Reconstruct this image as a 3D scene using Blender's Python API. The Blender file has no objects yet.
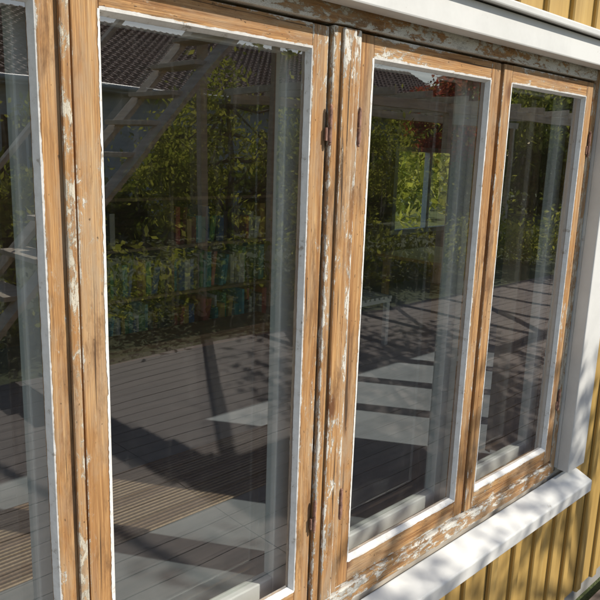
import bpy, bmesh, math, random
import numpy as np
from mathutils import Vector, Matrix
random.seed(7); rng=np.random.default_rng(7)
D=bpy.data; C=bpy.context; COL=C.scene.collection
EYE=1.8

# ---------------------------------------------------------------- materials
class NT:
    def __init__(s,name):
        s.m=D.materials.new(name); s.m.use_nodes=True; s.t=s.m.node_tree; s.t.nodes.clear()
        s.out=s.n('ShaderNodeOutputMaterial')
    def n(s,typ,**kw):
        nd=s.t.nodes.new(typ)
        for k,v in kw.items(): setattr(nd,k,v)
        return nd
    def l(s,a,b): s.t.links.new(a,b)
    def math(s,op,a,b=None,clamp=False):
        nd=s.n('ShaderNodeMath',operation=op); nd.use_clamp=clamp
        for i,x in enumerate((a,b)):
            if x is None: continue
            if isinstance(x,(int,float)): nd.inputs[i].default_value=x
            else: s.l(x,nd.inputs[i])
        return nd.outputs[0]
    def coord(s,scale=(1,1,1),kind='Object',rnd=True):
        tc=s.n('ShaderNodeTexCoord'); mp=s.n('ShaderNodeMapping')
        s.l(tc.outputs[kind],mp.inputs[0]); mp.inputs['Scale'].default_value=scale
        if rnd:
            oi=s.n('ShaderNodeObjectInfo'); cb=s.n('ShaderNodeCombineXYZ')
            r=s.math('MULTIPLY',oi.outputs['Random'],37.0)
            for i in range(3): s.l(r,cb.inputs[i])
            s.l(cb.outputs[0],mp.inputs['Location'])
        return mp.outputs[0]
    def noise(s,vec,scale=1,detail=4,rough=.6,dist=0):
        nd=s.n('ShaderNodeTexNoise'); s.l(vec,nd.inputs['Vector'])
        nd.inputs['Scale'].default_value=scale; nd.inputs['Detail'].default_value=detail
        nd.inputs['Roughness'].default_value=rough; nd.inputs['Distortion'].default_value=dist
        return nd.outputs['Fac']
    def ramp(s,f,stops):
        nd=s.n('ShaderNodeValToRGB'); s.l(f,nd.inputs[0]); cr=nd.color_ramp
        while len(cr.elements)<len(stops): cr.elements.new(.5)
        for e,(p,c) in zip(cr.elements,stops):
            e.position=p; e.color=(c if isinstance(c,tuple) else (c,c,c))+(1,)
        return nd.outputs[0]
    def mix(s,f,a,b,mode='MIX'):
        nd=s.n('ShaderNodeMix',data_type='RGBA',blend_type=mode)
        if isinstance(f,(int,float)): nd.inputs[0].default_value=f
        else: s.l(f,nd.inputs[0])
        for i,x in ((6,a),(7,b)):
            if isinstance(x,tuple): nd.inputs[i].default_value=x+(1,)
            else: s.l(x,nd.inputs[i])
        return nd.outputs[2]
    def bump(s,h,st=.3,dist=.005):
        b=s.n('ShaderNodeBump'); s.l(h,b.inputs['Height']); b.inputs['Strength'].default_value=st
        b.inputs['Distance'].default_value=dist; return b.outputs[0]
    def bsdf(s,col,rough=.6,bump=None,metal=0,spec=.5):
        b=s.n('ShaderNodeBsdfPrincipled')
        if isinstance(col,tuple): b.inputs['Base Color'].default_value=col+(1,)
        else: s.l(col,b.inputs['Base Color'])
        if isinstance(rough,(int,float)): b.inputs['Roughness'].default_value=rough
        else: s.l(rough,b.inputs['Roughness'])
        b.inputs['Metallic'].default_value=metal
        b.inputs['Specular IOR Level'].default_value=spec
        if bump is not None: s.l(bump,b.inputs['Normal'])
        s.l(b.outputs[0],s.out.inputs[0]); return b

def mat_simple(name,col,rough=.6,var=.25,scale=(6,6,6),bump=.15,metal=0,ns=1):
    t=NT(name); v=t.coord(scale); f=t.noise(v,ns,3)
    a=tuple(c*(1-var) for c in col); b=tuple(min(1,c*(1+var)) for c in col)
    c=t.ramp(f,[(.3,a),(.7,b)])
    t.bsdf(c,rough,t.bump(f,bump,.003) if bump>.12 else None,metal); return t.m

def mat_peel(name,axis,amount,paint=(.70,.68,.61),base=1.0,edge=.2):
    t=NT(name)
    def sc(al,ac):
        return (ac,ac,al) if axis=='z' else (al,ac,ac)
    g=t.noise(t.coord(sc(1.8,75)),1,6,.72,.5)
    g2=t.noise(t.coord(sc(7,380)),1,3,.7,0)
    wood=t.ramp(g,[(.30,(.15*base,.065*base,.024*base)),(.42,(.36*base,.18*base,.068*base)),(.54,(.52*base,.295*base,.12*base)),(.70,(.63*base,.42*base,.21*base))])
    wood=t.mix(t.math('MULTIPLY',t.ramp(g2,[(.42,0.),(.58,1.)]),.6),wood,(.25,.125,.05))
    big=t.noise(t.coord(sc(3.2,12)),1,6,.72,.6)
    wood=t.mix(t.ramp(big,[(.46,0.),(.66,.75)]),wood,(.41,.31,.205))
    dk=t.noise(t.coord(sc(5,22)),1,6,.75,.4)
    wood=t.mix(t.ramp(dk,[(.51,0.),(.66,.8)]),wood,(.17,.09,.042))
    vo=t.n('ShaderNodeTexVoronoi'); t.l(t.coord(sc(3.1,7)),vo.inputs['Vector']); vo.inputs['Scale'].default_value=1
    kn=t.ramp(vo.outputs['Distance'],[(.06,1.),(.12,0.)])
    wood=t.mix(t.math('MULTIPLY',kn,.8),wood,(.13,.05,.02))
    ck=t.noise(t.coord(sc(2.5,120)),1,2,.5,.2)
    crack=t.ramp(ck,[(.30,1.),(.34,0.)])
    wood=t.mix(t.math('MULTIPLY',crack,.85),wood,(.05,.03,.018))
    sp_=t.noise(t.coord(sc(90,160)),1,1,.5,0)
    wood=t.mix(t.ramp(sp_,[(.72,0.),(.76,.8)]),wood,(.09,.055,.03))
    uv=t.n('ShaderNodeUVMap'); sp=t.n('ShaderNodeSeparateXYZ'); t.l(uv.outputs[0],sp.inputs[0])
    e=t.math('ABSOLUTE',t.math('SUBTRACT',sp.outputs[0],.5)); e=t.math('POWER',t.math('MULTIPLY',e,2.),7.)
    n1=t.noise(t.coord(sc(22,55)),1,7,.76,.4)
    n3=t.noise(t.coord(sc(2.6,5)),1,1,.5,0)
    val=t.math('ADD',t.math('ADD',n1,t.math('MULTIPLY',e,edge)),t.math('MULTIPLY',t.math('SUBTRACT',n3,.5),.45))
    val=t.math('ADD',val,amount)
    mask=t.ramp(val,[(.598,0.),(.606,1.)])
    halo=t.ramp(val,[(.52,0.),(.60,.4)])
    wood=t.mix(halo,wood,(.50,.43,.32))
    dn=t.noise(t.coord(sc(14,50)),1,4,.75)
    pc=t.ramp(dn,[(.32,tuple(c*.5 for c in paint)),(.5,paint),(1.,tuple(min(1,c*1.1) for c in paint))])
    cr=t.n('ShaderNodeTexVoronoi',feature='DISTANCE_TO_EDGE'); t.l(t.coord(sc(28,70)),cr.inputs['Vector'])
    cm=t.ramp(cr.outputs['Distance'],[(.01,1.),(.05,0.)])
    pc=t.mix(t.math('MULTIPLY',cm,.5),pc,(.25,.19,.13))
    col=t.mix(mask,wood,pc)
    h=t.math('ADD',mask,t.math('MULTIPLY',g2,.8))
    t.bsdf(col,.75,t.bump(h,.7,.0022),spec=.3); return t.m

def mat_paint(name,col,dirt=.25,rough=.5,sc=(3,3,3),b=.1,spot=.5):
    t=NT(name); v=t.coord(sc)
    n=t.noise(v,1,6,.7); n2=t.noise(v,9,5,.7)
    c=t.ramp(n,[(.28,tuple(x*(1-dirt) for x in col)),(.6,col)])
    spots=t.ramp(n2,[(.66,0.),(.74,spot)])
    c=t.mix(spots,c,(.3,.25,.18))
    t.bsdf(c,rough,t.bump(n2,b,.003)); return t.m

M={}
M['wv']=mat_peel('stripped_wood_v','z',-.075,base=1.05)
M['wh']=mat_peel('stripped_wood_h','x',-.040,base=1.05)
M['mv']=mat_peel('mullion_wood','z',-.03,base=1.08)
M['hh']=mat_peel('head_wood','x',.12,edge=.1)
M['bw']=mat_peel('bottom_frame_wood','x',.03,edge=.1)
M['jv']=mat_peel('jamb_wood','z',.05,(.6,.55,.44),edge=.1)
M['white']=mat_paint('white_trim_paint',(.73,.73,.70),.22,.45,(2,2,2))
M['white_in']=mat_paint('white_inner_paint',(.76,.76,.74),.12,.4,spot=.2)
def mat_putty():
    t=NT('putty'); v=t.coord((1,1,1)); n=t.noise(v,45,5,.7)
    c=t.ramp(n,[(.3,(.36,.31,.25)),(.40,(.70,.68,.64)),(.7,(.80,.79,.76))])
    t.bsdf(c,.7,t.bump(n,.5,.002)); return t.m
M['putty']=mat_putty()
def mat_yellow():
    t=NT('yellow_siding_paint'); v=t.coord((30,30,1.5)); n=t.noise(v,1,5,.7); n2=t.noise(t.coord((5,5,2)),1,4,.6)
    c=t.ramp(n,[(.25,(.36,.22,.055)),(.6,(.50,.325,.095)),(.85,(.56,.40,.15))])
    c=t.mix(t.ramp(n2,[(.45,0.),(.8,.6)]),c,(.33,.215,.075))
    t.bsdf(c,.6,t.bump(n,.35,.003)); return t.m
M['yellow']=mat_yellow()
M['rust']=mat_simple('rusty_hinge_iron',(.27,.15,.11),.85,.6,(120,120,60),.6)
M['dark']=mat_simple('gap_shade',(.03,.025,.02),.9)  # near-black colour standing in for shade inside the casement gaps
def mat_glass(name,wav,gain,dusty):
    t=NT(name)
    lw=t.n('ShaderNodeLayerWeight'); lw.inputs['Blend'].default_value=.5
    f5=t.math('POWER',lw.outputs['Facing'],5.)
    fac=t.math('MULTIPLY',t.math('ADD',t.math('MULTIPLY',f5,.96),.043),gain,True)
    gl=t.n('ShaderNodeBsdfGlossy'); gl.inputs['Roughness'].default_value=.0
    gl.inputs['Color'].default_value=(1,1,1,1)
    if wav>0:
        wn=t.noise(t.coord((1,1,1)),3.2,1,.4)
        t.l(t.bump(wn,wav,.004),gl.inputs['Normal'])
    tr=t.n('ShaderNodeBsdfTransparent'); tr.inputs[0].default_value=(.95,.97,.95,1)
    m1=t.n('ShaderNodeMixShader'); t.l(fac,m1.inputs[0]); t.l(tr.outputs[0],m1.inputs[1]); t.l(gl.outputs[0],m1.inputs[2])
    last=m1
    if dusty:
        df=t.n('ShaderNodeBsdfDiffuse'); df.inputs[0].default_value=(.7,.68,.64,1)
        d2=t.noise(t.coord((50,50,9)),1,3,.75)
        dust=t.ramp(d2,[(.55,.002),(.8,.025)])
        m2=t.n('ShaderNodeMixShader'); t.l(dust,m2.inputs[0]); t.l(m1.outputs[0],m2.inputs[1]); t.l(df.outputs[0],m2.inputs[2]); last=m2
    t.l(last.outputs[0],t.out.inputs[0]); return t.m
M['glass']=mat_glass('window_glass',.22,4.2,True)
M['glass2']=mat_glass('inner_window_glass',0,1.8,False)
def mat_leaf(name,cols,trans=.5):
    t=NT(name)
    oi=t.n('ShaderNodeNewGeometry'); 
    c=t.ramp(oi.outputs['Random Per Island'],[(i/(len(cols)-1),c) for i,c in enumerate(cols)])
    d=t.n('ShaderNodeBsdfDiffuse'); t.l(c,d.inputs[0])
    tl=t.n('ShaderNodeBsdfTranslucent'); t.l(t.mix(1.,c,(1.,1.,.55),'MULTIPLY'),tl.inputs[0])
    m=t.n('ShaderNodeMixShader'); m.inputs[0].default_value=trans
    t.l(d.outputs[0],m.inputs[1]); t.l(tl.outputs[0],m.inputs[2]); t.l(m.outputs[0],t.out.inputs[0]); return t.m
M['leaf']=mat_leaf('leaf_green',[(.10,.14,.03),(.30,.33,.08),(.46,.45,.14),(.17,.20,.04)],.55)
M['leafd']=mat_leaf('leaf_dark',[(.05,.08,.02),(.12,.15,.035),(.07,.11,.02)],.45)
M['leafr']=mat_leaf('leaf_red',[(.44,.08,.09),(.52,.15,.12),(.30,.07,.06),(.15,.14,.04)])
M['bark']=mat_simple('bark',(.12,.09,.065),.9,.5,(20,20,5),.8)

# ---------------------------------------------------------------- geometry helpers
def link(o,parent=None):
    COL.objects.link(o)
    if parent: o.parent=parent
    return o
def empty(name):
    o=D.objects.new(name,None); COL.objects.link(o); return o
def box(name,x0,x1,y0,y1,z0,z1,mat,parent=None,bev=.002,seg=2,tilt=None):
    bm=bmesh.new()
    bmesh.ops.create_cube(bm,size=1)
    for v in bm.verts:
        v.co=Vector(((x0+x1)/2+v.co.x*(x1-x0),(y0+y1)/2+v.co.y*(y1-y0),(z0+z1)/2+v.co.z*(z1-z0)))
    if tilt:
        for v in bm.verts: v.co=Vector(tilt(v.co))
    if bev>0: bmesh.ops.bevel(bm,geom=bm.edges[:],offset=bev,segments=seg,profile=.5,affect='EDGES')
    uv=bm.loops.layers.uv.new('UVMap'); vert=(z1-z0)>=(x1-x0)
    for f in bm.faces:
        n=f.normal
        for l in f.loops:
            c=l.vert.co
            if vert: l[uv].uv=((c.y-y0)/(y1-y0) if abs(n.x)>.8 else (c.x-x0)/(x1-x0), c.z)
            else: l[uv].uv=((c.y-y0)/(y1-y0) if abs(n.z)>.8 else (c.z-z0)/(z1-z0), c.x)
    me=D.meshes.new(name); bm.to_mesh(me); bm.free(); me.materials.append(mat)
    return link(D.objects.new(name,me),parent)
def mesh(name,V,F,mat,parent=None,smooth=False):
    me=D.meshes.new(name); me.from_pydata([tuple(v) for v in V],[],F); 
    for m in (mat if isinstance(mat,list) else [mat]): me.materials.append(m)
    if smooth: me.shade_smooth()
    me.update(); return link(D.objects.new(name,me),parent)
def tube(V,F,pts,rad,seg=7):
    base=len(V); n=len(pts)
    for i,(p,r) in enumerate(zip(pts,rad)):
        p=Vector(p); d=(Vector(pts[min(i+1,n-1)])-Vector(pts[max(i-1,0)])).normalized()
        a=d.orthogonal().normalized(); b=d.cross(a)
        for k in range(seg):
            t=2*math.pi*k/seg; V.append(p+(a*math.cos(t)+b*math.sin(t))*r)
    for i in range(n-1):
        for k in range(seg):
            F.append((base+i*seg+k,base+i*seg+(k+1)%seg,base+(i+1)*seg+(k+1)%seg,base+(i+1)*seg+k))
    F.append(tuple(base+k for k in range(seg))[::-1]); F.append(tuple(base+(n-1)*seg+k for k in range(seg)))

# ---------------------------------------------------------------- yellow house
house=empty('yellow_house')
ZT=EYE+.25; ZB=EYE-1.05
CAS=[(-.07,.478),(.488,1.03),(1.122,1.680),(1.690,2.235)]
SW=.045
def putty(name,x0,x1,z0,z1,parent):
    V=[];F=[]
    def strip(p0,p1,inw,out,ob=.0018,wb=.0080):
        p0=Vector(p0);p1=Vector(p1); L=(p1-p0).length; n=max(8,int(L/.004)); b=len(V)
        j=0; jo=0; js=0
        for i in range(n+1):
            p=p0.lerp(p1,i/n)
            j=j*.8+random.uniform(-.0003,.0003); jo=jo*.6+random.uniform(-.0006,.0006); js=js*.97+random.uniform(-.00025,.00025)
            if random.random()<.02: jo-=.0015
            w=wb+j
            o=max(.0002,ob+jo+js)
            V.append(p+Vector(out)*o+Vector((0,-.0007,0)))
            V.append(p+Vector(inw)*.0015+Vector((0,.0002,0)))
            V.append(p+Vector(inw)*w+Vector((0,.0136,0)))
        for i in range(n):
            for k in range(2): F.append((b+i*3+k,b+i*3+k+1,b+i*3+k+4,b+i*3+k+3))
    strip((x0,0,z0),(x0,0,z1),(1,0,0),(-1,0,0),.0042); strip((x1,0,z0),(x1,0,z1),(-1,0,0),(1,0,0),.0010,.0070)
    strip((x0,0,z0),(x1,0,z0),(0,0,1),(0,0,-1)); strip((x0,0,z1),(x1,0,z1),(0,0,-1),(0,0,1),.003)
    return mesh(name,V,F,M['putty'],parent)
def pane(name,x0,x1,y,z0,z1,mat,parent):
    return mesh(name,[(x0,y,z0),(x1,y,z0),(x1,y,z1),(x0,y,z1)],[(0,1,2,3)],mat,parent)
for i,(a,b) in enumerate(CAS):
    yo=(0,.004,.002,-.002)[i]; t=.036
    w0=a;w1=b; zb=ZB+.003; zt=ZT-.003
    g=empty('casement_window'); g.parent=house
    box('left_stile',w0,w0+SW,yo,t,zb,zt,M['wv'],g,.003)
    box('right_stile',w1-SW,w1,yo,t,zb,zt,M['wv'],g,.003)
    box('top_rail',w0+SW,w1-SW,yo+.0006,t-.002,zt-SW,zt,M['wh'],g,.0015)
    box('bottom_rail',w0+SW,w1-SW,yo+.0006,t-.002,zb,zb+.055,M['wh'],g,.0015)
    p=putty('glazing_putty',w0+SW,w1-SW,zb+.055,zt-SW,g); p.location.y=yo
    pane('glass_pane',w0+SW-.004,w1-SW+.004,yo+.0140,zb+.051,zt-SW+.004,M['glass'],g)
    for nm,x0,x1,z0,z1 in (('inner_left_stile',w0+.004,w0+.052,zb,zt),('inner_right_stile',w1-.052,w1-.004,zb,zt),
        ('inner_top_rail',w0+.052,w1-.052,zt-.05,zt-.002),('inner_bottom_rail',w0+.052,w1-.052,zb+.002,zb+.06)):
        box(nm,x0,x1,.070 if 'stile' in nm else .0715,.104,z0,z1,M['white_in'],g,.003)
    pane('inner_glass_pane',w0+.048,w1-.048,.0860,zb+.055,zt-.046,M['glass2'],g)
fr=empty('window_frame'); fr.parent=house
box('mullion',1.034,1.118,-.006,.13,ZB-.0,ZT+.0,M['mv'],fr,.004)
box('mullion_bead',1.056,1.094,-.014,-.0055,ZB+.002,ZT-.002,M['mv'],fr,.004)
for x in (.483,1.685): 
    box('meeting_post',x-.026,x+.026,.040,.128,ZB,ZT,M['white_in'],fr,.002)
    box('gap_shade_strip',x-.012,x+.012,.0365,.0395,ZB,ZT,M['dark'],fr,0)  # solid dark strip, paints the shade deep between the casements
box('cover_strip',.464,.480,-.009,-.0005,ZB+.004,ZT-.004,M['jv'],fr,.003)
box('jamb',2.240,2.272,-.004,.13,ZB-.05,ZT+.04,M['jv'],fr,.003)
box('jamb',-.107,-.075,-.004,.13,ZB-.05,ZT+.04,M['jv'],fr,.003)
box('head',-.075,2.24,-.008,.13,ZT+.003,ZT+.046,M['hh'],fr,.004)
box('bottom_frame',-.075,2.24,-.010,.13,ZB-.05,ZB-.003,M['bw'],fr,.004)
def hinge(x,z,side):
    V=[];F=[]
    tube(V,F,[(x,-.007,z-.034),(x,-.007,z-.002)],[.0040]*2,10)
    tube(V,F,[(x,-.007,z-.001),(x,-.007,z+.034)],[.0040]*2,10)
    tube(V,F,[(x,-.007,z+.034),(x,-.007,z+.038),(x,-.007,z+.041)],[.0028,.0033,.0015],8)
    tube(V,F,[(x,-.007,z-.034),(x,-.007,z-.038),(x,-.007,z-.041)],[.0028,.0033,.0015],8)
    for s,(z0,z1) in ((side,(z-.031,z-.005)),(-side,(z+.002,z+.030))):
        xa,xb=sorted((x,x+s*.009)); b=len(V)
        V+= [Vector(p) for p in ((xa,-.0055,z0),(xb,-.0055,z0),(xb,-.0055,z1),(xa,-.0055,z1),(xa,-.001,z0),(xb,-.001,z0),(xb,-.001,z1),(xa,-.001,z1))]
        F+= [tuple(b+k for k in f) for f in ((0,1,2,3),(0,4,5,1),(1,5,6,2),(2,6,7,3),(3,7,4,0))]
    mesh('hinge',V,F,M['rust'],fr)
for x,s in ((1.032,-1),(1.120,1),(2.238,-1),(-.073,1)):
    for z in (EYE+.057,EYE-.815): hinge(x,z,s)
tr=empty('window_trim'); tr.parent=house
HZ0,HZ1=EYE+.285,EYE+.355
box('header_board',-.26,2.43,-.060,-.012,HZ0,HZ1,M['white'],tr,.004)
def capt(c): return (c.x,c.y,c.z+(c.y+.03)*.15)
box('header_cap',-.28,2.45,-.082,-.012,HZ1+.008,HZ1+.027,M['white'],tr,.004,tilt=capt)
box('side_casing',2.274,2.405,-.056,-.012,ZB-.035,HZ0-.002,M['white'],tr,.004)
box('side_casing',-.24,-.109,-.056,-.012,ZB-.035,HZ0-.002,M['white'],tr,.004)
box('reveal_board',2.2735,2.29,-.0125,.01,ZB-.03,HZ0-.002,M['white'],tr,0)
def st(c): return (c.x,c.y,c.z+(c.y+.0)*.42)
box('window_sill',-.25,2.415,-.090,-.0105,ZB-.100,ZB-.056,M['white'],tr,.005,3,tilt=st)
box('sill_apron',-.25,2.40,-.030,-.012,ZB-.19,ZB-.120,M['white'],tr,.003)
def siding(x0,x1,z0,z1,skip=None):
    V=[];F=[]
    def bx(a,b,c,d,e,f,r=.003):
        k=len(V)
        V.extend([Vector(p) for p in ((a,d,e),(a,c+r,e),(a+r,c,e),(b-r,c,e),(b,c+r,e),(b,d,e),(a,d,f),(a,c+r,f),(a+r,c,f),(b-r,c,f),(b,c+r,f),(b,d,f))])
        for i in range(5): F.append((k+i,k+i+1,k+i+7,k+i+6))
        F.append((k,k+1,k+2,k+3,k+4,k+5)[::-1]); F.append((k+6,k+7,k+8,k+9,k+10,k+11))
    P=.15; n=int((x1-x0)/P)+1
    for i in range(n):
        a=x0+i*P; b=min(a+P-.002,x1)
        if b-a<.01: continue
        j=random.uniform(-.0012,.0012)
        bx(a,b,-.016+j,.0,z0,z1)
        bx(a-.022,a+.022,-.030+j,-.0165+j,z0,z1,.004)
    return mesh('siding_boards',V,F,M['yellow'],house)
HX0,HX1=-2.4,9.2
QX0,QX1=2.95,5.30
SZ=.09
siding(2.430,QX0-.02,SZ,3.0)
siding(QX1+.02,HX1,SZ,3.0)
siding(QX0-.01,QX1+.01,SZ,ZB-.125)
siding(QX0-.01,QX1+.01,HZ1+.02,3.0)
siding(HX0,-.243,SZ,3.0)
siding(-.24,2.425,SZ,ZB-.115)
siding(-.24,2.425,HZ1+.02,3.0)
M['lining']=mat_simple('interior_wood_lining',(.26,.17,.10),.6,.3,(2,2,30),.1)
M['plaster']=mat_simple('interior_wall_paint',(.50,.45,.38),.7,.12,(2,2,2),.05)
M['ceil']=mat_simple('interior_ceiling',(.35,.27,.20),.7,.2,(2,20,2),.1)
M['floor']=mat_simple('interior_floor',(.24,.255,.285),.4,.2,(3,3,3),.05)
M['conc']=mat_simple('foundation_concrete',(.3,.29,.27),.9,.2,(4,4,4),.4)
Y1=3.55; FZ=.45
box('wall_front_right',QX1,HX1,.003,.12,.16,2.95,M['plaster'],house,0)
box('wall_front_pier',2.30,QX0,.003,.12,.16,2.95,M['plaster'],house,0)
box('wall_front_below',QX0,QX1,.003,.12,.16,ZB-.053,M['plaster'],house,0)
box('wall_front_above',QX0,QX1,.003,.12,ZT+.05,2.95,M['plaster'],house,0)
box('wall_front_left',HX0,-.12,.003,.12,.16,2.95,M['plaster'],house,0)
box('wall_front_below',-.12,2.30,.003,.12,.16,ZB-.053,M['plaster'],house,0)
box('wall_front_above',-.12,2.30,.003,.12,ZT+.05,2.95,M['plaster'],house,0)
q=empty('added_sun_window'); q.parent=house  # unseen window, added so sun reaches the shelf and table
for x in (QX0,QX0+.57,QX0+1.14,QX0+1.71,QX1-.09): box('stile',x,x+.09,-.004,.06,ZB,ZT,M['mv'],q,.003)
box('head',QX0,QX1,-.008,.06,ZT+.001,ZT+.06,M['hh'],q,.003); box('bottom',QX0,QX1,-.008,.06,ZB-.05,ZB-.001,M['hh'],q,.003)
pane('glass_pane',QX0+.09,QX1-.09,.03,ZB,ZT,M['glass2'],q)
box('header_board',QX0-.12,QX1+.12,-.060,-.012,HZ0,HZ1,M['white'],q,.004)
for x in (QX0-.11,QX1-.005): box('side_casing',x,x+.115,-.056,-.031,ZB-.035,HZ0-.002,M['white'],q,.004)
box('window_sill',QX0-.12,QX1+.12,-.090,-.0105,ZB-.100,ZB-.056,M['white'],q,.006,3,tilt=st)
box('inner_window_board',-.14,2.32,.1305,.20,ZB-.06,ZB-.03,M['white_in'],house,.004)
box('wall_side',HX1-.12,HX1,.122,Y1-.002,.16,2.95,M['plaster'],house,0)
box('wall_side_below',HX0,HX0+.12,.122,Y1-.002,.16,.9,M['plaster'],house,0)
box('wall_side_above',HX0,HX0+.12,.122,Y1-.002,2.4,2.95,M['plaster'],house,0)
for yy in (.122,1.2,2.3,3.4): box('added_light_opening_post',HX0,HX0+.12,yy,yy+.12,.901,2.399,M['white_in'],house,0)  # unseen side opening, added to bring daylight onto the bookshelf
WX0,WX1,WZ0,WZ1=5.72,6.95,.98,1.90
box('wall_back',HX0,WX0,Y1,Y1+.12,.16,2.95,M['lining'],house,0)
box('wall_back',WX1,HX1,Y1,Y1+.12,.16,2.95,M['lining'],house,0)
box('wall_back_below',WX0,WX1,Y1,Y1+.12,.16,WZ0,M['lining'],house,0)
box('wall_back_above',WX0,WX1,Y1,Y1+.12,WZ1,2.95,M['lining'],house,0)
for x in (WX0,(WX0+WX1)/2-.025,WX1-.05): box('back_window_bar',x,x+.05,Y1-.01,Y1+.06,WZ0+.05,WZ1-.05,M['white_in'],house,.003)
box('back_window_bar',WX0,WX1,Y1-.012,Y1+.06,WZ0,WZ0+.05,M['white_in'],house,.003)
box('back_window_bar',WX0,WX1,Y1-.012,Y1+.06,WZ1-.05,WZ1,M['white_in'],house,.003)
box('interior_floor',HX0+.12,HX1-.12,.12,Y1,.10,FZ,M['floor'],house,0)
box('interior_ceiling',HX0,HX1,.0,Y1+.12,2.952,3.0,M['ceil'],house,0)
box('foundation',HX0+.02,HX1-.02,.001,Y1+.1,-.1,.158,M['conc'],house,.0)
for k in range(7):
    x=-1.6+k*1.5; box('ceiling_beam',x,x+.09,.13,Y1-.01,2.80,2.951,M['lining'],house,.004)
M['roof']=mat_simple('roof_tile',(.22,.13,.10),.85,.35,(3,3,3),.1)
mesh('roof',[(HX0-.3,-.45,3.0),(HX1+.3,-.45,3.0),(HX1+.3,1.8,4.1),(HX0-.3,1.8,4.1),(HX0-.3,4.1,3.0),(HX1+.3,4.1,3.0)],[(0,1,2,3),(3,2,5,4),(0,3,4),(1,5,2)],M['roof'],house)
box('roof_fascia',HX0-.3,HX1+.3,-.475,-.452,2.86,3.02,M['white'],house,.004)

# ---------------------------------------------------------------- interior things
M['cloth']=mat_simple('curtain_cloth',(.42,.31,.22),.9,.1,(4,4,2),.05)
V=[];F=[]; n=90
for i in range(n+1):
    x=2.20+.50*i/n; y=.215+.028*math.sin(i*.62)+.008*math.sin(i*1.7)
    for z in (.72,2.34): V.append((x,y,z))
for i in range(n): F.append((2*i,2*i+2,2*i+3,2*i+1))
cur=empty('curtain'); mesh('cloth',V,F,M['cloth'],cur,True)
V=[];F=[]; tube(V,F,[(-.2,.215,2.36),(2.85,.215,2.36)],[.009,.009],8); mesh('rod',V,F,M['white_in'],cur)
M['pine']=mat_simple('shelf_pine',(.34,.22,.13),.5,.2,(2,20,20),.1)
M['brown']=mat_simple('bench_brown',(.34,.15,.07),.4,.2,(2,20,20),.1)
sh=empty('bookshelf')
SX0,SX1,SY0,SY1=1.7,4.4,2.95,3.25
lev=(.47,.80,1.13,1.46)
for z in lev: box('shelf',SX0,SX1,SY0,SY1,z,z+.022,M['pine'],sh,.002)
box('plinth',SX0,SX1,SY0+.01,SY0+.03,FZ+.001,.469,M['brown'],sh,0)
NU=3
for i in range(NU+1):
    x=SX0+i*(SX1-SX0)/NU; box('upright',x-.011,x+.011,SY0-.002,SY1+.002,FZ,1.49,M['pine'],sh,.002)
bcols=[(.07,.36,.34),(.7,.66,.58),(.25,.08,.05),(.10,.18,.40),(.8,.78,.74),(.12,.38,.18),(.7,.46,.14),(.04,.04,.04),(.14,.48,.54),(.6,.12,.10),(.3,.28,.25),(.12,.10,.09)]
bm_=[mat_simple('book_cover',c,.5,.08) for c in bcols]
for li,z in enumerate([l+.022 for l in lev[:3]]):
    V=[];F=[];mi=[]
    x=SX0+.02
    while x<SX1-.06:
        if random.random()<(.03,.05,.10)[li]: x+=random.uniform(.08,.4); continue
        w=random.uniform(.016,.05); h=random.uniform(.16,.28); y0=SY0+.02+random.uniform(0,.05)
        if min(abs(x+w/2-(SX0+i*(SX1-SX0)/NU)) for i in range(NU+1))<w/2+.014: x+=.03; continue
        b=len(V); tl=random.choice([0,0,0,0,.03])
        for (a,c,e) in ((x,y0,z),(x+w,y0,z),(x+w,SY1-.03,z),(x,SY1-.03,z),(x+tl,y0,z+h),(x+w+tl,y0,z+h),(x+w+tl,SY1-.03,z+h),(x+tl,SY1-.03,z+h)): V.append((a,c,e))
        for f in ((0,1,5,4),(1,2,6,5),(2,3,7,6),(3,0,4,7),(4,5,6,7)): F.append(tuple(b+q_ for q_ in f)); 
        m=random.randrange(len(bm_)); mi+= [m]*5
        x+=w+.002+tl
    o=mesh('books',V,F,bm_,sh); o.data.polygons.foreach_set('material_index',mi)
be=empty('wooden_bench')
box('seat',1.5,3.2,2.45,2.75,.62,.65,M['brown'],be,.006)
box('front_rail',1.55,3.15,2.47,2.495,.56,.6195,M['brown'],be,.003)
for x in (1.56,3.08):
    for y in (2.48,2.67): box('leg',x,x+.055,y,y+.055,FZ,.6195,M['brown'],be,.003)
ta=empty('wooden_table')
M['tab']=mat_simple('table_pine',(.66,.36,.13),.35,.15,(2,20,20),.05)
box('tabletop',4.7,5.6,2.2,2.9,.92,.95,M['tab'],ta,.006)
for x in (4.75,5.5):
    for y in (2.25,2.8): box('leg',x,x+.05,y,y+.05,FZ,.9195,M['tab'],ta,.003)
def mat_rug():
    t=NT('ribbed_rug'); tc=t.n('ShaderNodeTexCoord'); sp=t.n('ShaderNodeSeparateXYZ'); t.l(tc.outputs['Object'],sp.inputs[0])
    w=t.math('SINE',t.math('MULTIPLY',sp.outputs[1],300.)); w2=t.math('SINE',t.math('MULTIPLY',sp.outputs[1],33.))
    c=t.ramp(t.math('ADD',t.math('MULTIPLY',w,.4),.5),[(.2,(.18,.12,.08)),(.8,(.42,.32,.23))])
    c=t.mix(t.math('MULTIPLY',t.ramp(t.math('ADD',t.math('MULTIPLY',w2,.5),.5),[(.7,0.),(.8,1.)]),.6),c,(.15,.09,.06))
    n=t.noise(t.coord((120,25,25)),1,3,.7); c=t.mix(.5,c,t.ramp(n,[(.3,(.2,.17,.15)),(.7,(1.,.9,.8))]),'MULTIPLY')
    t.bsdf(c,.9,t.bump(w,.6,.004)); return t.m
M['rug']=mat_rug()
box('ribbed_rug',.3,2.15,.95,1.42,FZ+.003,FZ+.013,M['rug'],None,.004)
so=empty('slatted_stool')
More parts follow.
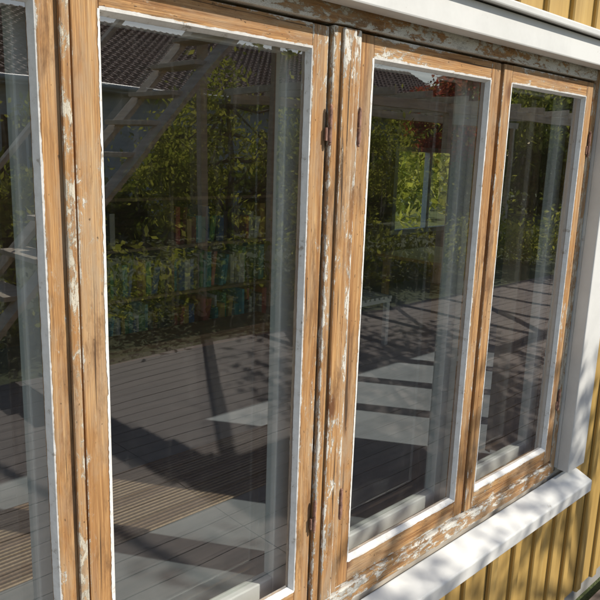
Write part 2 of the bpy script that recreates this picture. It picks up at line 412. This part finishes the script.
for i in range(9): box('slat',3.4+i*.05,3.43+i*.05,2.0,2.35,.80,.82,M['white_in'],so,.002)
box('rail',3.39,3.85,2.02,2.05,.77,.7995,M['white_in'],so,.002); box('rail',3.39,3.85,2.30,2.33,.77,.7995,M['white_in'],so,.002)
for x in (3.40,3.80):
    for y in (2.02,2.295): box('leg',x,x+.035,y,y+.035,FZ,.7695,M['white_in'],so,.002)

# ---------------------------------------------------------------- ground
def mat_ground():
    t=NT('lawn'); v=t.coord((1,1,1),rnd=False); n=t.noise(v,1.5,4,.7); n2=t.noise(v,30,4,.7)
    c=t.ramp(n,[(.3,(.035,.06,.015)),(.7,(.10,.12,.035))]); c=t.mix(.5,c,t.ramp(n2,[(.3,(.03,.05,.01)),(.7,(.12,.13,.05))]))
    t.bsdf(c,.95,t.bump(n2,.8,.03)); return t.m
mesh('ground',[(-300,-300,0),(300,-300,0),(300,300,0),(-300,300,0)],[(0,1,2,3)],mat_ground())
M['deck']=mat_simple('weathered_deck_plank',(.135,.105,.09),.75,.4,(2,30,30),.3)
V=[];F=[]
y=-3.9
while y<-.14:
    for x0,x1 in ((-3,1.9),(1.904,6.1),(6.104,10.2),(10.204,14)):
        k=len(V); j=random.uniform(-.001,.001)
        for p in ((x0,y,.0),(x1,y,.0),(x1,y+.118,.0),(x0,y+.118,.0),(x0,y+.002,.05+j),(x1,y+.002,.05+j),(x1,y+.116,.05+j),(x0,y+.116,.05+j)): V.append(p)
        F+=[tuple(k+q_ for q_ in f) for f in ((4,5,6,7),(0,1,5,4),(1,2,6,5),(2,3,7,6),(3,0,4,7))]
    y+=.12
mesh('wooden_deck',V,F,M['deck'])

# ---------------------------------------------------------------- foliage
def leaves(centers,spread,n,size,V,F):
    c=centers[rng.integers(0,len(centers),n)]
    p=c+rng.normal(0,1,(n,3))*spread
    a=rng.normal(0,1,(n,3)); a/=np.linalg.norm(a,axis=1)[:,None]
    b=rng.normal(0,1,(n,3)); b=np.cross(a,b); b/=np.linalg.norm(b,axis=1)[:,None]
    s=size*rng.uniform(.6,1.3,(n,1))
    q=np.stack([p-a*s,p-b*s*.45+a*s*.1,p+a*s,p+b*s*.45+a*s*.1],1).reshape(-1,3)
    k=len(V); V.extend(q.tolist()); F.extend([(k+4*i,k+4*i+1,k+4*i+2,k+4*i+3) for i in range(n)])
def tree(name,x,y,h,r,nl,mat,base=.35,size=.05,ncl=60,spread=.12,trunk=.09,tx=None,ty=None,ry=None):
    V=[];F=[]; g=empty(name)
    ry=r if ry is None else ry
    tx=x if tx is None else tx; ty=y if ty is None else ty
    top=Vector((tx,ty,h*.78)); jj=.06 if tx==x else .015
    pts=[Vector((tx,ty,0)).lerp(top,i/6)+Vector((random.uniform(-jj,jj)*i/3,random.uniform(-jj,jj)*i/3,0)) for i in range(7)]
    tube(V,F,pts,[trunk*(1-.12*i) for i in range(7)],8)
    cz=h*(base+1)/2; hz=h*(1-base)/2
    cl=[]; lo=2 if tx==x else 6
    for i in range(ncl):
        while True:
            d=np.array([random.uniform(-1,1) for _ in range(3)])
            L=np.linalg.norm(d)
            if .35<L<1: break
        q=np.array([x,y,cz])+d*np.array([r,ry,hz])*random.uniform(.8,1.08)
        cl.append(q)
        if i%3==0:
            s=pts[random.randint(lo,6)]; e=Vector(q); m=s.lerp(e,.5)+Vector((0,0,(-.08 if lo==2 else .08)*r))
            tube(V,F,[s,m,e],[trunk*.4,trunk*.22,.006],5)
    mesh('trunk',V,F,M['bark'],g)
    V=[];F=[]
    leaves(np.array(cl),np.array([spread*1.3*r,spread*1.3*ry,spread*min(r,hz*2.5)]),nl,size,V,F)
    mesh('foliage',V,F,mat,g); return g
tree('garden_tree',6.6,-7.4,3.2,1.6,7500,M['leaf'],.10,.055,45,.11)
tree('garden_tree',9.8,-7.8,3.0,1.4,6500,M['leaf'],.10,.055,40,.11)
tree('garden_tree',2.9,-6.6,2.1,.9,3500,M['leaf'],.12,.05,30)
tree('red_maple_tree',12.6,-7.6,3.9,1.0,4500,M['leafr'],.4,.06,30,.11)
tree('garden_tree',16.5,-9.0,4.6,2.2,7000,M['leaf'],.1,.1,50,.1)
tree('garden_tree',22,-11,6,3.0,6000,M['leafd'],.1,.15,50)
tree('garden_tree',30,-14,7,3.5,5000,M['leafd'],.1,.2,50)
tree('garden_tree',7.0,-5.9,5.0,1.7,4500,M['leaf'],.62,.06,45,trunk=.06,tx=7.66,ty=-5.9)
tree('birch_tree',4.05,-3.4,4.1,.9,800,M['leaf'],.88,.04,30,trunk=.045,tx=4.88,ty=-3.4,ry=.4,spread=.15)
def hedge(name,x0,x1,y,h,d,n,mat,size):
    cs=np.column_stack([rng.uniform(x0,x1,300),y+rng.uniform(-d,d,300),rng.uniform(.1,h,300)*rng.uniform(.7,1.05,300)])
    V=[];F=[]; leaves(cs,np.array([.22,.18,.16]),n,size,V,F); return mesh(name,V,F,mat)
hedge('hedge',3,30,-10.5,1.6,.4,12000,M['leafd'],.12)
hedge('shrub_border',1.6,14,-5.2,.75,.3,9000,M['leaf'],.05)
tree('garden_tree',11.5,9.0,5,2.6,6000,M['leaf'],.02,.13,60)
tree('garden_tree',15.5,11.5,6,3.0,5000,M['leaf'],.02,.16,60)
hedge('hedge',6,26,13,2.4,.6,5000,M['leaf'],.16)

# ---------------------------------------------------------------- neighbour house
nh=empty('neighbour_house')
M['nw']=mat_paint('neighbour_white_render',(.74,.73,.70),.12,.8)
NX0,NX1,NY=4,25,-15
box('walls',NX0,NX1,NY-8,NY,0,3.3,M['nw'],nh,.01)
def tiles(x0,x1,y0,z0,y1,z1):
    nx=int((x1-x0)/.06); ny=18; V=[];F=[]
    for j in range(ny):
        for s in (0,1):
            t=(j+s)/ny; 
            for i in range(nx+1):
                x=x0+(x1-x0)*i/nx
                V.append((x,y0+(y1-y0)*t,z0+(z1-z0)*t+.03*math.sin(x*2*math.pi/.24)+(.04 if s==0 else 0)))
    w=nx+1
    for r in range(ny*2-1):
        for i in range(nx): F.append((r*w+i,r*w+i+1,(r+1)*w+i+1,(r+1)*w+i))
    mesh('tile_roof',V,F,M['roof'],nh)
tiles(NX0-.5,NX1+.5,NY+.5,3.25,NY-4,5.5)
mesh('roof_back',[(NX0-.5,NY-4,5.5),(NX1+.5,NY-4,5.5),(NX1+.5,NY-8.5,3.25),(NX0-.5,NY-8.5,3.25)],[(0,1,2,3)],M['roof'],nh)
V=[];F=[]; tube(V,F,[(NX0-.5,NY+.58,3.2),(NX1+.5,NY+.58,3.2)],[.07,.07],10); mesh('gutter',V,F,M['white'],nh)
box('soffit',NX0-.5,NX1+.5,NY+.003,NY+.5,3.08,3.18,M['white'],nh,.005)
box('chimney',8.6,9.4,NY-4.2,NY-3.4,4.8,6.5,M['roof'],nh,.01)
M['wdark']=mat_simple('dark_window_glass',(.03,.035,.04),.1,.1)
for x in (6,10,14,18,22):
    box('window_pane',x,x+1.2,NY+.003,NY+.02,1.1,2.4,M['wdark'],nh,0)
    for (a,b,c,d) in ((x-.08,x,1.02,2.48),(x+1.2,x+1.28,1.02,2.48),(x,x+1.2,2.4,2.48),(x,x+1.2,1.02,1.1),(x+.57,x+.63,1.1,2.4)):
        box('window_casing',a,b,NY+.004,NY+.05,c,d,M['white'],nh,.005)

# ---------------------------------------------------------------- outdoor wooden staircase + pergola
stc=empty('wooden_staircase')
M['grey']=mat_simple('weathered_timber',(.66,.56,.43),.8,.25,(3,20,20),.1)
def beam(name,p,q,w,h,mat,parent):
    p=Vector(p);q=Vector(q); d=(q-p); L=d.length; o=box(name,-w/2,w/2,-h/2,h/2,0,L,mat,parent,.004)
    o.location=p; o.rotation_mode='QUATERNION'; o.rotation_quaternion=d.to_track_quat('Z','Y'); return o
S0=Vector((1.55,-4.2,.05)); S1=Vector((4.35,-4.2,3.1))
for dy in (0,-.8): beam('stringer',S0+Vector((0,dy,0)),S1+Vector((0,dy,0)),.19,.045,M['grey'],stc)
n=11
for i in range(1,n):
    p=S0.lerp(S1,i/n); box('tread',p.x-.13,p.x+.13,-4.975,-4.225,p.z,p.z+.04,M['grey'],stc,.003)
beam('handrail',S0+Vector((.1,-.8,.9)),S1+Vector((0,-.8,.9)),.09,.04,M['grey'],stc)
box('landing',4.25,5.4,-5.05,-4.15,3.02,3.09,M['grey'],stc,.004)
for x in (4.35,5.35): box('post',x-.04,x+.04,-5.04,-4.96,.0,3.019,M['grey'],stc,.004)
pg=empty('wooden_pergola')
for y in (-4.7,-6.5): box('beam',5.9,13.5,y-.03,y+.03,2.42,2.54,M['grey'],pg,.004)
x=6.0
while x<13.5: box('rafter',x,x+.045,-6.8,-4.4,2.541,2.63,M['grey'],pg,.003); x+=.75
for x in (8.3,13.3):
    for y in (-4.7,-6.5): box('post',x-.045,x+.045,y-.045,y+.045,0,2.419,M['grey'],pg,.004)

# ---------------------------------------------------------------- light, world, camera
el=math.radians(38); az=Vector((.55,-.83)).normalized()
sd=Vector((az.x*math.cos(el),az.y*math.cos(el),math.sin(el)))
L=D.lights.new('sun','SUN'); L.energy=5.0; L.angle=math.radians(.5); L.color=(1,.94,.84)
so_=link(D.objects.new('sun',L)); so_.rotation_euler=(-sd).to_track_quat('-Z','Y').to_euler()
w=D.worlds.new('World'); C.scene.world=w; w.use_nodes=True; nt=w.node_tree; nt.nodes.clear()
sk=nt.nodes.new('ShaderNodeTexSky'); sk.sky_type='NISHITA'; sk.sun_disc=False; sk.sun_elevation=el
sk.sun_rotation=math.atan2(az.x,az.y); bg=nt.nodes.new('ShaderNodeBackground'); bg.inputs[1].default_value=.13
ou=nt.nodes.new('ShaderNodeOutputWorld'); nt.links.new(sk.outputs[0],bg.inputs[0]); nt.links.new(bg.outputs[0],ou.inputs[0])
cam=D.cameras.new('camera'); cam.sensor_width=36; cam.lens=36*684/600; cam.clip_start=.02; cam.clip_end=1000
co=link(D.objects.new('camera',cam)); C.scene.camera=co
F_=Vector((.680,.7014,-.210)).normalized(); R_=Vector((.722,-.690,.0326)); R_=(R_-F_*R_.dot(F_)).normalized(); U_=R_.cross(F_)
mw=Matrix((R_,U_,-F_)).transposed().to_4x4(); mw.translation=Vector((0,-1,EYE)); co.matrix_world=mw
C.scene.view_settings.view_transform='Standard'; C.scene.view_settings.look='None'; C.scene.view_settings.exposure=0
